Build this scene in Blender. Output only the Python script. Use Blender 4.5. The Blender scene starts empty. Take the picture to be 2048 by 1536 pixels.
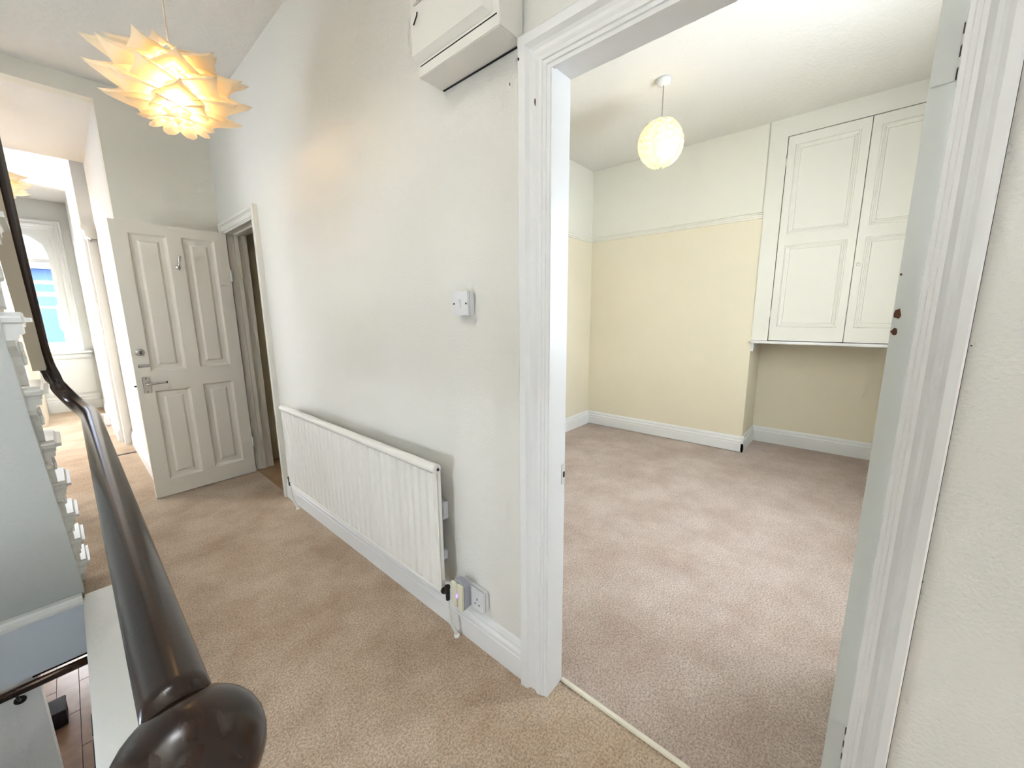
import bpy, bmesh, math, random
from mathutils import Vector, Matrix, noise
random.seed(7)
S = bpy.context.scene
C = S.collection
# ------------------------------------------------------------------ camera
def cam_setup():
    cd = bpy.data.cameras.new('camera'); co = bpy.data.objects.new('camera', cd); C.objects.link(co)
    cd.sensor_fit = 'HORIZONTAL'; cd.sensor_width = 36.0
    cd.lens = 773.8 / 2048 * 36.0
    cd.clip_start = 0.02; cd.clip_end = 200
    yaw, pit, rol = [math.radians(a) for a in (48.856, 9.969, -0.513)]
    fw = Vector((math.sin(yaw)*math.cos(pit), math.cos(yaw)*math.cos(pit), -math.sin(pit)))
    rt = Vector((math.cos(yaw), -math.sin(yaw), 0)); up = rt.cross(fw)
    r2 = math.cos(rol)*rt + math.sin(rol)*up; u2 = -math.sin(rol)*rt + math.cos(rol)*up
    m = Matrix((r2, u2, -fw)).transposed().to_4x4(); m.translation = Vector((-0.979, 0, 1.36))
    co.matrix_world = m
    S.camera = co
cam_setup()
# ------------------------------------------------------------------ world, sun, exposure
W = bpy.data.worlds.new('World'); S.world = W; W.use_nodes = True
_bg = W.node_tree.nodes['Background']
_bg.inputs['Color'].default_value = (0.93, 0.95, 1.0, 1); _bg.inputs['Strength'].default_value = 15.0
sd = bpy.data.lights.new('sun', 'SUN'); so = bpy.data.objects.new('sun', sd); C.objects.link(so)
sd.energy = 60.0; sd.angle = math.radians(0.6); sd.color = (1.0, 0.95, 0.88)
so.rotation_euler = Vector((0.30, -0.52, -0.80)).to_track_quat('-Z', 'Y').to_euler()
def portal(name, loc, direction, sx, sy):
    ld = bpy.data.lights.new(name, 'AREA'); lo = bpy.data.objects.new(name, ld); C.objects.link(lo)
    ld.shape = 'RECTANGLE'; ld.size = sx; ld.size_y = sy; ld.cycles.is_portal = True
    lo.location = loc; lo.rotation_euler = Vector(direction).to_track_quat('-Z', 'Z').to_euler()
portal('portal_far_window', (-1.08, 9.02, 1.85), (0, -1, 0), 0.5, 1.9)
portal('portal_landing_window', (-0.95, -3.58, 1.45), (0, 1, 0), 0.7, 1.0)
portal('portal_added_stair_window', (-2.18, 1.2, 0.55), (1, 0, 0), 0.5, 0.5)  # sky through an unseen stair window, added to light the lower wall
portal('portal_added_landing_side', (-2.18, 3.05, 1.65), (1, 0, 0), 0.4, 0.7)  # sky through an unseen side opening, added for the hall end
portal('portal_added_skylight', (-1.6, 1.7, 5.0), (0, 0, -1), 1.0, 1.0)  # unseen skylight added over the stairs to brighten the hall
portal('portal_room_window', (1.45, -0.73, 1.65), (0, 1, 0), 1.2, 1.2)
portal('portal_added_side_room', (-3.28, 7.0, 1.6), (1, 0, 0), 1.4, 1.4)  # unseen side room window, added to brighten the far room
portal('portal_added_lower_window', (-1.5, 8.55, -1.7), (0, -1, 0), 0.5, 1.0)  # unseen opening added so the lower hall gets light
vs = S.view_settings
vs.view_transform = 'Standard'; vs.look = 'None'; vs.gamma = 1.0; vs.use_curve_mapping = False
vs.exposure = 0.80
S.cycles.max_bounces = 5; S.cycles.diffuse_bounces = 3; S.cycles.glossy_bounces = 3; S.cycles.transmission_bounces = 4
S.cycles.caustics_reflective = False; S.cycles.caustics_refractive = False
S.cycles.use_adaptive_sampling = True; S.cycles.adaptive_threshold = 0.15
# ------------------------------------------------------------------ materials
def srgb(r, g, b):
    f = lambda c: (c/255/12.92) if c/255 <= 0.04045 else ((c/255+0.055)/1.055)**2.4
    return (f(r), f(g), f(b), 1)
def mat(name, col, rough=0.5, bump=0.0, bscale=60, metal=0.0, var=0.0, vscale=4, coat=0.0, spec=0.5, detail=3, var_col=None):
    m = bpy.data.materials.new(name); m.use_nodes = True
    nt = m.node_tree; b = nt.nodes['Principled BSDF']
    b.inputs['Base Color'].default_value = col; b.inputs['Roughness'].default_value = rough
    b.inputs['Metallic'].default_value = metal; b.inputs['Coat Weight'].default_value = coat
    b.inputs['Specular IOR Level'].default_value = spec
    tc = nt.nodes.new('ShaderNodeTexCoord')
    if var > 0:
        n = nt.nodes.new('ShaderNodeTexNoise'); n.inputs['Scale'].default_value = vscale; n.inputs['Detail'].default_value = 5
        nt.links.new(tc.outputs['Object'], n.inputs['Vector'])
        r = nt.nodes.new('ShaderNodeValToRGB'); r.color_ramp.elements[0].position = 0.35; r.color_ramp.elements[1].position = 0.65
        c2 = var_col or tuple(c*(1-var) for c in col[:3]) + (1,)
        r.color_ramp.elements[0].color = c2; r.color_ramp.elements[1].color = col
        nt.links.new(n.outputs['Fac'], r.inputs['Fac']); nt.links.new(r.outputs['Color'], b.inputs['Base Color'])
    if bump > 0:
        n = nt.nodes.new('ShaderNodeTexNoise'); n.inputs['Scale'].default_value = bscale; n.inputs['Detail'].default_value = detail
        nt.links.new(tc.outputs['Object'], n.inputs['Vector'])
        bp = nt.nodes.new('ShaderNodeBump'); bp.inputs['Strength'].default_value = bump; bp.inputs['Distance'].default_value = 0.004
        nt.links.new(n.outputs['Fac'], bp.inputs['Height']); nt.links.new(bp.outputs['Normal'], b.inputs['Normal'])
    return m
def carpet_mat(name, base, dark, light):
    m = bpy.data.materials.new(name); m.use_nodes = True; nt = m.node_tree; b = nt.nodes['Principled BSDF']
    b.inputs['Roughness'].default_value = 0.95; b.inputs['Specular IOR Level'].default_value = 0.1
    b.inputs['Sheen Weight'].default_value = 0.15
    tc = nt.nodes.new('ShaderNodeTexCoord')
    def nz(scale, detail=3, rough=0.6):
        n = nt.nodes.new('ShaderNodeTexNoise'); n.inputs['Scale'].default_value = scale; n.inputs['Detail'].default_value = detail
        n.inputs['Roughness'].default_value = rough; nt.links.new(tc.outputs['Object'], n.inputs['Vector']); return n
    big = nz(2.6, 8, 0.72); fine = nz(125, 3, 0.85)
    r1 = nt.nodes.new('ShaderNodeValToRGB'); e = r1.color_ramp.elements
    e[0].position = 0.36; e[0].color = dark; e[1].position = 0.60; e[1].color = base
    nt.links.new(big.outputs['Fac'], r1.inputs['Fac'])
    r2 = nt.nodes.new('ShaderNodeValToRGB'); e = r2.color_ramp.elements
    e[0].position = 0.40; e[0].color = (0.38, 0.36, 0.34, 1); e[1].position = 0.58; e[1].color = light
    nt.links.new(fine.outputs['Fac'], r2.inputs['Fac'])
    mx = nt.nodes.new('ShaderNodeMix'); mx.data_type = 'RGBA'; mx.blend_type = 'MULTIPLY'; mx.inputs['Factor'].default_value = 0.70
    nt.links.new(r1.outputs['Color'], mx.inputs['A']); nt.links.new(r2.outputs['Color'], mx.inputs['B'])
    nt.links.new(mx.outputs['Result'], b.inputs['Base Color'])
    bp = nt.nodes.new('ShaderNodeBump'); bp.inputs['Strength'].default_value = 0.9; bp.inputs['Distance'].default_value = 0.006
    nt.links.new(fine.outputs['Fac'], bp.inputs['Height']); nt.links.new(bp.outputs['Normal'], b.inputs['Normal'])
    return m
def paper_mat(name, col, trans=0.6):
    m = bpy.data.materials.new(name); m.use_nodes = True; nt = m.node_tree; nt.nodes.clear()
    o = nt.nodes.new('ShaderNodeOutputMaterial'); d = nt.nodes.new('ShaderNodeBsdfDiffuse'); t = nt.nodes.new('ShaderNodeBsdfTranslucent')
    d.inputs['Color'].default_value = col; t.inputs['Color'].default_value = col
    mx = nt.nodes.new('ShaderNodeMixShader'); mx.inputs[0].default_value = trans
    nt.links.new(d.outputs[0], mx.inputs[1]); nt.links.new(t.outputs[0], mx.inputs[2]); nt.links.new(mx.outputs[0], o.inputs[0])
    return m
def emit_mat(name, col, strength):
    m = bpy.data.materials.new(name); m.use_nodes = True; nt = m.node_tree; nt.nodes.clear()
    o = nt.nodes.new('ShaderNodeOutputMaterial'); e = nt.nodes.new('ShaderNodeEmission')
    e.inputs['Color'].default_value = col; e.inputs['Strength'].default_value = strength; nt.links.new(e.outputs[0], o.inputs[0])
    return m
def glass_mat(name):
    m = bpy.data.materials.new(name); m.use_nodes = True; nt = m.node_tree; nt.nodes.clear()
    o = nt.nodes.new('ShaderNodeOutputMaterial'); t = nt.nodes.new('ShaderNodeBsdfTransparent'); g = nt.nodes.new('ShaderNodeBsdfGlossy')
    t.inputs['Color'].default_value = (0.93, 0.97, 1, 1); g.inputs['Roughness'].default_value = 0.02
    mx = nt.nodes.new('ShaderNodeMixShader'); mx.inputs[0].default_value = 0.05
    nt.links.new(t.outputs[0], mx.inputs[1]); nt.links.new(g.outputs[0], mx.inputs[2]); nt.links.new(mx.outputs[0], o.inputs[0])
    return m
def wood_rail_mat(name):
    m = bpy.data.materials.new(name); m.use_nodes = True; nt = m.node_tree; b = nt.nodes['Principled BSDF']
    tc = nt.nodes.new('ShaderNodeTexCoord'); mp = nt.nodes.new('ShaderNodeMapping'); mp.inputs['Scale'].default_value = (60, 5, 60)
    nt.links.new(tc.outputs['Object'], mp.inputs['Vector'])
    n = nt.nodes.new('ShaderNodeTexNoise'); n.inputs['Scale'].default_value = 1.0; n.inputs['Detail'].default_value = 4
    nt.links.new(mp.outputs['Vector'], n.inputs['Vector'])
    r = nt.nodes.new('ShaderNodeValToRGB'); e = r.color_ramp.elements
    e[0].position = 0.3; e[0].color = srgb(26, 15, 11); e[1].position = 0.75; e[1].color = srgb(52, 32, 22)
    nt.links.new(n.outputs['Fac'], r.inputs['Fac']); nt.links.new(r.outputs['Color'], b.inputs['Base Color'])
    b.inputs['Roughness'].default_value = 0.22; b.inputs['Specular IOR Level'].default_value = 0.4; b.inputs['Coat Weight'].default_value = 0.15; b.inputs['Coat Roughness'].default_value = 0.18
    mp2 = nt.nodes.new('ShaderNodeMapping'); mp2.inputs['Scale'].default_value = (8, 90, 8)
    nt.links.new(tc.outputs['Object'], mp2.inputs['Vector'])
    n2 = nt.nodes.new('ShaderNodeTexNoise'); n2.inputs['Scale'].default_value = 1.0; n2.inputs['Detail'].default_value = 3
    nt.links.new(mp2.outputs['Vector'], n2.inputs['Vector'])
    bp = nt.nodes.new('ShaderNodeBump'); bp.inputs['Strength'].default_value = 0.10; bp.inputs['Distance'].default_value = 0.002
    nt.links.new(n2.outputs['Fac'], bp.inputs['Height']); nt.links.new(bp.outputs['Normal'], b.inputs['Normal'])
    return m
M = {}
M['wall'] = mat('white_wall_paint', srgb(238, 236, 228), 0.75, 0.4, 130)
M['wall_smooth'] = mat('white_smooth_plaster', srgb(236, 236, 232), 0.7, 0.25, 60)
M['wall_end'] = mat('warm_white_plaster', srgb(234, 229, 214), 0.75, 0.3, 60)
M['ceil'] = mat('ceiling_paint', srgb(238, 234, 226), 0.85, 0.9, 45, detail=5)
M['beige'] = mat('beige_wall_paint', srgb(243, 233, 209), 0.75, 0.25, 60, var=0.03, vscale=1.5)
M['cream'] = mat('cream_wall_paint', srgb(242, 239, 226), 0.75, 0.25, 60)
M['gloss'] = mat('white_gloss_paint', srgb(240, 240, 238), 0.35, 0.10, 25)
M['satin'] = mat('white_satin_paint', srgb(240, 237, 228), 0.5, 0.08, 25)
M['door'] = mat('cream_door_paint', srgb(232, 226, 212), 0.5, 0.08, 20)
M['grey_edge'] = mat('grey_white_paint', srgb(222, 224, 218), 0.5, 0.1, 20)
M['rad'] = mat('radiator_enamel', srgb(243, 241, 233), 0.35)
M['plastic'] = mat('white_plastic', srgb(232, 232, 232), 0.35)
M['cream_plastic'] = mat('cream_plastic', srgb(236, 232, 208), 0.35)
M['grey_plastic'] = mat('grey_plastic', srgb(170, 172, 180), 0.4)
M['black'] = mat('black', srgb(18, 17, 18), 0.6)
M['chrome'] = mat('chrome', srgb(205, 205, 205), 0.15, metal=1.0)
M['steel'] = mat('satin_steel', srgb(175, 170, 160), 0.35, metal=1.0)
M['dark_metal'] = mat('dark_valve_metal', srgb(70, 68, 66), 0.35, metal=0.9)
M['rail'] = wood_rail_mat('dark_varnished_wood')
M['stair_white'] = mat('white_stair_gloss', srgb(235, 234, 226), 0.25, 0.05, 30)
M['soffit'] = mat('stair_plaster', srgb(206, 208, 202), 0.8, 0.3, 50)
M['fascia'] = mat('fascia_paint', srgb(196, 201, 206), 0.6, 0.15, 40)
M['iron_cream'] = mat('cream_painted_iron', srgb(222, 212, 192), 0.6, 0.3, 60)
M['strip'] = mat('white_strip_paint', srgb(243, 242, 236), 0.45, 0.35, 30)
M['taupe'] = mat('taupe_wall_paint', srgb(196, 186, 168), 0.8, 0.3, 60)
M['carpet'] = carpet_mat('beige_carpet', srgb(230, 208, 182), srgb(202, 174, 146), (1, 0.98, 0.96, 1))
M['carpet_room'] = carpet_mat('beige_carpet_room', srgb(230, 212, 200), srgb(206, 184, 170), (1, 0.98, 0.96, 1))
M['laminate'] = mat('tan_laminate', srgb(176, 142, 104), 0.4, var=0.2, vscale=6)
M['plank'] = mat('lower_wood_plank', srgb(150, 118, 92), 0.35, var=0.25, vscale=8)
M['threshold'] = mat('pale_threshold_wood', srgb(240, 232, 214), 0.4)
M['paper'] = paper_mat('white_paper_shade', (0.93, 0.85, 0.70, 1), 0.55)
M['paper2'] = paper_mat('white_foil_shade', (0.92, 0.86, 0.68, 1), 0.6)
M['bulb'] = emit_mat('warm_bulb', (1.0, 0.66, 0.32, 1), 24.0)
M['bulb2'] = emit_mat('warm_bulb_room', (1.0, 0.84, 0.60, 1), 20.0)
M['led'] = emit_mat('violet_led', (0.28, 0.12, 1.0, 1), 3.0)
M['glass'] = glass_mat('window_glass')
M['cord'] = mat('white_flex', srgb(215, 205, 190), 0.5)
M['rust'] = mat('bare_brown_wood', srgb(96, 62, 42), 0.8)
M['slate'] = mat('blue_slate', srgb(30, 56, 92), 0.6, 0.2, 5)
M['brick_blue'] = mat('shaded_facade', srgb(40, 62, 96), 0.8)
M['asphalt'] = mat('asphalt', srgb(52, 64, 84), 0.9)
M['lead'] = mat('hinge_painted', srgb(222, 223, 218), 0.5)
# ------------------------------------------------------------------ helpers
def link(name, me, mats, parent=None, smooth=False):
    o = bpy.data.objects.new(name, me); C.objects.link(o)
    if mats is not None:
        for m in (mats if isinstance(mats, (list, tuple)) else [mats]):
            me.materials.append(M[m])
    if smooth:
        for p in me.polygons: p.use_smooth = True
    if parent is not None: o.parent = parent
    return o
def obj(name, bm, mats, parent=None, smooth=False, bevel=0.0, seg=2):
    if bevel > 0:
        bmesh.ops.bevel(bm, geom=list(bm.edges), offset=bevel, segments=seg, affect='EDGES', clamp_overlap=True)
    bmesh.ops.recalc_face_normals(bm, faces=bm.faces)
    me = bpy.data.meshes.new(name); bm.to_mesh(me); bm.free()
    return link(name, me, mats, parent, smooth)
def tag(o, label, cat, group=None):
    o['label'] = label; o['category'] = cat
    if group: o['group'] = group
    return o
def struct(o, label=None):
    o['kind'] = 'structure'
    if label: o['label'] = label
    return o
def empty(name, loc=(0, 0, 0), rz=0.0, parent=None):
    e = bpy.data.objects.new(name, None); C.objects.link(e); e.location = loc; e.rotation_euler = (0, 0, rz)
    e.empty_display_size = 0.05
    if parent is not None: e.parent = parent
    return e
def bx(bm, x0, x1, y0, y1, z0, z1, mi=0):
    v = [bm.verts.new(p) for p in ((x0,y0,z0),(x1,y0,z0),(x1,y1,z0),(x0,y1,z0),(x0,y0,z1),(x1,y0,z1),(x1,y1,z1),(x0,y1,z1))]
    for f in ((3,2,1,0),(4,5,6,7),(0,1,5,4),(1,2,6,5),(2,3,7,6),(3,0,4,7)):
        fc = bm.faces.new([v[i] for i in f]); fc.material_index = mi
    return v
def box(name, x0, x1, y0, y1, z0, z1, m, parent=None, bevel=0.0, seg=2, smooth=False):
    bm = bmesh.new(); bx(bm, min(x0,x1), max(x0,x1), min(y0,y1), max(y0,y1), min(z0,z1), max(z0,z1))
    return obj(name, bm, m, parent, smooth, bevel, seg)
def boxes(name, lst, m, parent=None):
    bm = bmesh.new()
    for t in lst: bx(bm, *t)
    return obj(name, bm, m, parent)
def lathe(bm, prof, seg=24, cx=0, cy=0, cz=0, axis='Z', cap=True):
    rings = []
    for r, h in prof:
        ring = []
        for i in range(seg):
            a = 2*math.pi*i/seg; c, s = r*math.cos(a), r*math.sin(a)
            p = {'Z': (cx+c, cy+s, cz+h), 'X': (cx+h, cy+c, cz+s), 'Y': (cx+c, cy+h, cz+s)}[axis]
            ring.append(bm.verts.new(p))
        rings.append(ring)
    for a, b in zip(rings, rings[1:]):
        for i in range(seg): bm.faces.new((a[i], a[(i+1) % seg], b[(i+1) % seg], b[i]))
    if cap:
        bm.faces.new(rings[0][::-1]); bm.faces.new(rings[-1])
def tube(bm, pts, r, seg=8, cap=True):
    pts = [Vector(p) for p in pts]; rings = []; n = len(pts); side = None
    for i, p in enumerate(pts):
        t = (pts[min(i+1, n-1)] - pts[max(i-1, 0)]).normalized()
        if side is None: side = t.orthogonal().normalized()
        side = (side - t*side.dot(t)).normalized(); u = t.cross(side)
        rr = r[i] if isinstance(r, (list, tuple)) else r
        rings.append([bm.verts.new(p + rr*(math.cos(2*math.pi*k/seg)*side + math.sin(2*math.pi*k/seg)*u)) for k in range(seg)])
    for a, b in zip(rings, rings[1:]):
        for k in range(seg): bm.faces.new((a[k], a[(k+1) % seg], b[(k+1) % seg], b[k]))
    if cap: bm.faces.new(rings[0][::-1]); bm.faces.new(rings[-1])
def strip(bm, prof, path_fn_list, closed=False):
    """prof: list of (a,b); path_fn_list: list of functions mapping (a,b)->xyz; skins consecutive sections and caps the ends"""
    secs = [[bm.verts.new(f(a, b)) for a, b in prof] for f in path_fn_list]
    n = len(prof)
    for s, t in zip(secs, secs[1:]):
        for i in range(n - (0 if closed else 1)):
            bm.faces.new((s[i], s[(i+1) % n], t[(i+1) % n], t[i]))
    if closed:
        bm.faces.new(secs[0][::-1]); bm.faces.new(secs[-1])
def poly_extrude(bm, pts2, to3a, to3b):
    a = [bm.verts.new(to3a(p)) for p in pts2]; b = [bm.verts.new(to3b(p)) for p in pts2]
    bm.faces.new(a); bm.faces.new(b[::-1]); n = len(a)
    for i in range(n): bm.faces.new((a[i], b[i], b[(i+1) % n], a[(i+1) % n]))
def spline(ctrl, n=10):
    P = [Vector(c) for c in ctrl]; P = [P[0]*2-P[1]] + P + [P[-1]*2-P[-2]]; out = []
    for i in range(1, len(P)-2):
        for k in range(n):
            t = k/n; a, b, c, d = P[i-1], P[i], P[i+1], P[i+2]
            out.append(0.5*((2*b)+(c-a)*t+(2*a-5*b+4*c-d)*t*t+(3*b-a-3*c+d)*t**3))
    out.append(P[-2]); return out

# key dimensions (metres)
HC = 2.975                 # hall ceiling
A3, B3 = 0.690, -0.092     # doorway to the room: left and right lining faces
ZD = 2.030
XR, YL, ZC, ZR, YB, XA = 3.296, 2.448, 2.99, 2.227, 0.712, 3.83
YRW = -0.65                # room right wall
YE = 4.115                 # hall end wall
D1, D2 = 3.235, 3.945      # far doorway in hall wall
ZD2 = 2.045
XT = 0.09                  # wall thickness
# ------------------------------------------------------------------ SETTING: floors
f = boxes('floor', [(-0.86, 0.08, -3.6, 2.745, -0.12, 0), (-2.1, 0.0, 2.745, YE, -0.12, 0), (-1.35, -0.5, YE, 8.82, -0.12, 0),
                    (-2.1, -0.86, -3.6, 0.28, -0.12, 0)], 'carpet')
struct(f, 'beige carpet of the hall and landing')
f = boxes('floor', [(0.08, 4.0, YRW-0.1, YL+0.1, -0.12, 0.0)], 'carpet_room'); struct(f, 'beige carpet of the room beyond the doorway')
f = boxes('floor', [(0.0, 1.4, 3.0, YE+0.1, -0.12, 0.004)], 'laminate'); struct(f, 'tan floor inside the far doorway')
# walls
w = boxes('wall_right', [(0, XT, -3.6, B3-0.03, 0, HC), (0, XT, B3-0.03, A3+0.03, ZD+0.03, HC), (0, XT, A3+0.03, D1-0.03, 0, HC),
                         (0, XT, D1-0.03, D2+0.03, ZD2+0.03, HC), (0, XT, D2+0.03, YE+0.1, 0, HC)], 'wall'); struct(w, 'white textured hall wall with the radiator')
w = boxes('wall_far', [(-0.632, 0, YE, YE+0.10, 0, HC), (-1.30, -0.632, YE, YE+0.10, 2.86, HC), (-2.1, -1.30, YE, YE+0.1, -0.12, HC)], 'wall_end')
struct(w, 'white end wall of the hall behind the open door')
w = boxes('wall_left', [(-2.2, -2.1, -3.6, 0.95, -2.75, 5.0), (-2.2, -2.1, 1.45, 2.85, -2.75, 5.0), (-2.2, -2.1, 3.25, YE+0.1, -2.75, 5.0), (-2.2, -2.1, 0.95, 1.45, -2.75, 0.3), (-2.2, -2.1, 0.95, 1.45, 0.8, 5.0), (-2.2, -2.1, 2.85, 3.25, -2.75, 1.3), (-2.2, -2.1, 2.85, 3.25, 2.0, 5.0)], 'wall_smooth'); struct(w)
w = boxes('wall_near', [(-2.1, -1.30, -3.6, -3.5, -2.75, HC), (-0.60, 0.1, -3.6, -3.5, -2.75, HC), (-1.3, -0.6, -3.6, -3.5, -2.75, 0.95), (-1.3, -0.6, -3.6, -3.5, 1.95, HC)], 'wall_smooth'); struct(w)
w = boxes('wall_stairwell', [(-1.09, -1.0, -1.0, 2.2, HC+0.1, 5.0), (-2.1, -1.0, 2.2, 2.3, HC+0.1, 5.0), (-2.1, -1.0, -1.1, -1.0, HC+0.1, 5.0), (-2.1, -1.0, -1.1, 1.2, 4.95, 5.0)], 'wall_smooth'); struct(w)  # roof left partly open as the added skylight
w = boxes('ceiling', [(-1.09, 0.1, -3.6, YE+0.1, HC, HC+0.1), (-2.2, -1.09, 2.2, YE+0.1, HC, HC+0.1), (-2.2, -1.09, -3.6, -1.0, HC, HC+0.1)], 'ceil'); struct(w, 'white textured hall ceiling')
# far room
w = boxes('wall_far_room_right', [(-0.632, -0.50, YE+0.1, 5.86, 0, 3.02), (-0.72, -0.5, 6.05, 8.8, 0, 3.02), (-0.60, -0.5, 5.86, 6.05, 0, 3.02)], 'wall_smooth'); struct(w, 'white right wall of the bright far room')
w = boxes('wall_side_room', [(-3.3, -3.2, YE, 6.3, 0, 3.02), (-3.3, -3.2, 7.7, 9.0, 0, 3.02), (-3.3, -3.2, 6.3, 7.7, 0, 0.9), (-3.3, -3.2, 6.3, 7.7, 2.3, 3.02), (-3.2, -2.1, YE, YE+0.1, 0, 3.02), (-3.2, -1.34, 8.8, 9.0, 0, 3.02)], 'wall_smooth'); struct(w)  # unseen side room, its window opening added to brighten the far room
w = boxes('floor', [(-3.2, -1.35, YE+0.1, 8.82, -0.10, 0)], 'carpet'); struct(w)
w = boxes('ceiling', [(-3.3, -1.34, YE, 9.0, 3.02, 3.1)], 'ceil'); struct(w)
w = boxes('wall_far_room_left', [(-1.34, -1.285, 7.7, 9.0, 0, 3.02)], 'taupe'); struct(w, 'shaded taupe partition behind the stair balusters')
w = boxes('wall_window', [(-1.30, -0.885, 8.8, 9.0, 2.66, 3.02), (-0.885, -0.5, 8.8, 9.0, 0, 3.02), (-1.30, -0.885, 8.8, 9.0, 0, 0.80)], 'wall_smooth'); struct(w, 'white wall around the tall arched window')
w = boxes('ceiling', [(-1.34, -0.5, YE+0.1, 5.8, 2.86, 3.1), (-1.34, -0.5, 5.8, 9.0, 3.02, 3.1)], 'ceil'); struct(w, 'white ceiling of the bright far room')
# right room
def two_tone(name, lst, label=None):
    bm = bmesh.new()
    for (x0, x1, y0, y1, z0, z1) in lst:
        if z0 < ZR < z1:
            bx(bm, x0, x1, y0, y1, z0, ZR, 0); bx(bm, x0, x1, y0, y1, ZR, z1, 1)
        else: bx(bm, x0, x1, y0, y1, z0, z1, 0 if z1 <= ZR else 1)
    return struct(obj(name, bm, ['beige', 'cream']), label)
two_tone('wall_room_far', [(XR, XA+0.1, YB, YL+0.1, 0, ZC)], 'pale yellow chimney breast wall of the room')
two_tone('wall_room_alcove', [(XA, XA+0.1, YRW-0.1, YB, 0, ZC)], 'beige alcove wall under the built-in cupboard')
two_tone('wall_room_left', [(XT, XR, YL, YL+0.1, 0, ZC)], 'pale yellow left wall of the room')
two_tone('wall_room_right', [(XT, 0.85, YRW-0.1, YRW, 0, ZC), (2.05, XA, YRW-0.1, YRW, 0, ZC), (0.85, 2.05, YRW-0.1, YRW, 0, 1.05), (0.85, 2.05, YRW-0.1, YRW, 2.25, ZC)])
two_tone('wall_room_near', [(XT, XT+0.01, YRW, B3-0.06, 0, ZC), (XT, XT+0.01, A3+0.06, YL, 0, ZC), (XT, XT+0.01, B3-0.06, A3+0.06, ZD+0.06, ZC)])
w = boxes('ceiling', [(XT, XA+0.1, YRW-0.1, YL+0.1, ZC, ZC+0.1)], 'ceil'); struct(w, 'cream white ceiling of the room')
# room past the far doorway
w = boxes('wall_bathroom', [(1.3, 1.4, 3.0, YE+0.1, 0, 2.6), (XT, 1.4, YE, YE+0.1, 0, 2.6), (XT, 1.4, 3.0, 3.05, 0, 2.6)], 'beige'); struct(w, 'beige wall inside the far doorway')
w = boxes('ceiling', [(XT, 1.4, 3.0, YE+0.1, 2.6, 2.7)], 'ceil'); struct(w)
# ------------------------------------------------------------------ baseboards
BASE = [(0.02, 0.0), (0.02, 0.085), (0.017, 0.090), (0.019, 0.097), (0.018, 0.108), (0.012, 0.116), (0.010, 0.122), (0.012, 0.128), (0.006, 0.143), (0.0, 0.150)]
def base(name, p0, p1, nrm, prof=BASE, s=1.0, z0=0.0, label=None, m='gloss'):
    nx, ny = nrm
    bm = bmesh.new()
    pr = [(0, z0)] + [(a, max(z0, b*s)) for a, b in prof]
    strip(bm, pr, [lambda a, b, p=p: (p[0]+nx*a, p[1]+ny*a, b) for p in (p0, p1)], closed=True)
    return struct(obj(name, bm, m), label)
base('baseboard_right', (0, A3+0.11), (0, D1-0.09), (-1, 0), label='white moulded skirting under the radiator')
base('baseboard_right', (0, -3.5), (0, B3-0.075), (-1, 0))
base('baseboard_far', (-0.632, YE), (-0.02, YE), (0, -1), label='white skirting behind the open panelled door')
base('baseboard_far_room', (-0.632, YE), (-0.632, 5.86), (-1, 0), label='white skirting left of the open panelled door')
base('baseboard_far_room', (-0.72, 6.1), (-0.72, 8.78), (-1, 0), label='white skirting near the bright window')
base('baseboard_window', (-1.285, 8.8), (-0.72, 8.8), (0, -1), s=1.5)
base('baseboard_room_far', (XR, YB-0.02), (XR, YL), (-1, 0), s=1.08, z0=0.006, label='white skirting along the pale yellow wall')
base('baseboard_room_return', (XR-0.02, YB), (XA, YB), (0, -1), s=1.08)
base('baseboard_room_alcove', (XA, YRW), (XA, YB), (-1, 0), s=1.08, label='white skirting at the back of the alcove')
base('baseboard_room_left', (XT, YL), (XR, YL), (0, -1), s=1.08)
# ------------------------------------------------------------------ doorway trim
ARCH = [(0.0, 0.0), (0.0, 0.014), (0.010, 0.015), (0.012, 0.019), (0.022, 0.019), (0.024, 0.023), (0.034, 0.024), (0.040, 0.021), (0.050, 0.017),
        (0.060, 0.017), (0.068, 0.021), (0.074, 0.029), (0.077, 0.033), (0.100, 0.034), (0.106, 0.030), (0.108, 0.0)]
def architrave(name, yl, yr, z, wl, wr, wh, label=None, zb=0.0, m='gloss'):
    bm = bmesh.new(); k = 0.108
    fs = [lambda w, d: (-d, yl+w/k*wl, zb), lambda w, d: (-d, yl+w/k*wl, z+w/k*wh), lambda w, d: (-d, yr-w/k*wr, z+w/k*wh), lambda w, d: (-d, yr-w/k*wr, zb)]
    strip(bm, ARCH, fs, closed=True)
    return struct(obj(name, bm, m), label)
architrave('trim_1', A3+0.004, B3+0.010, ZD-0.006, 0.106, 0.062, 0.108, 'white moulded architrave around the near doorway')
bm = bmesh.new()
bx(bm, -0.012, 0.08, A3, A3+0.03, 0, ZD+0.03); bx(bm, -0.012, 0.08, B3-0.03, A3+0.03, ZD, ZD+0.03); bx(bm, -0.012, 0.072, B3-0.03, B3, 0, ZD+0.03)
struct(obj('trim_2', bm, 'gloss'), 'white door lining of the near doorway')
def chip(parent, x, y, z, ry, rz_, m='black'):
    bm = bmesh.new(); n = 8
    pts_ = [(y+ry*(0.7+0.5*random.random())*math.cos(2*math.pi*i/n), z+rz_*(0.7+0.5*random.random())*math.sin(2*math.pi*i/n)) for i in range(n)]
    poly_extrude(bm, pts_, lambda p: (x-0.001, p[0], p[1]), lambda p: (x+0.002, p[0], p[1])); return obj('paint_chip', bm, m, parent)
T1 = bpy.data.objects['trim_1']; WR = bpy.data.objects['wall_right']
chip(T1, -0.0175, 0.744, 1.955, 0.003, 0.010, 'rust'); chip(T1, -0.0345, 0.790, 2.072, 0.0025, 0.004)
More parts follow.
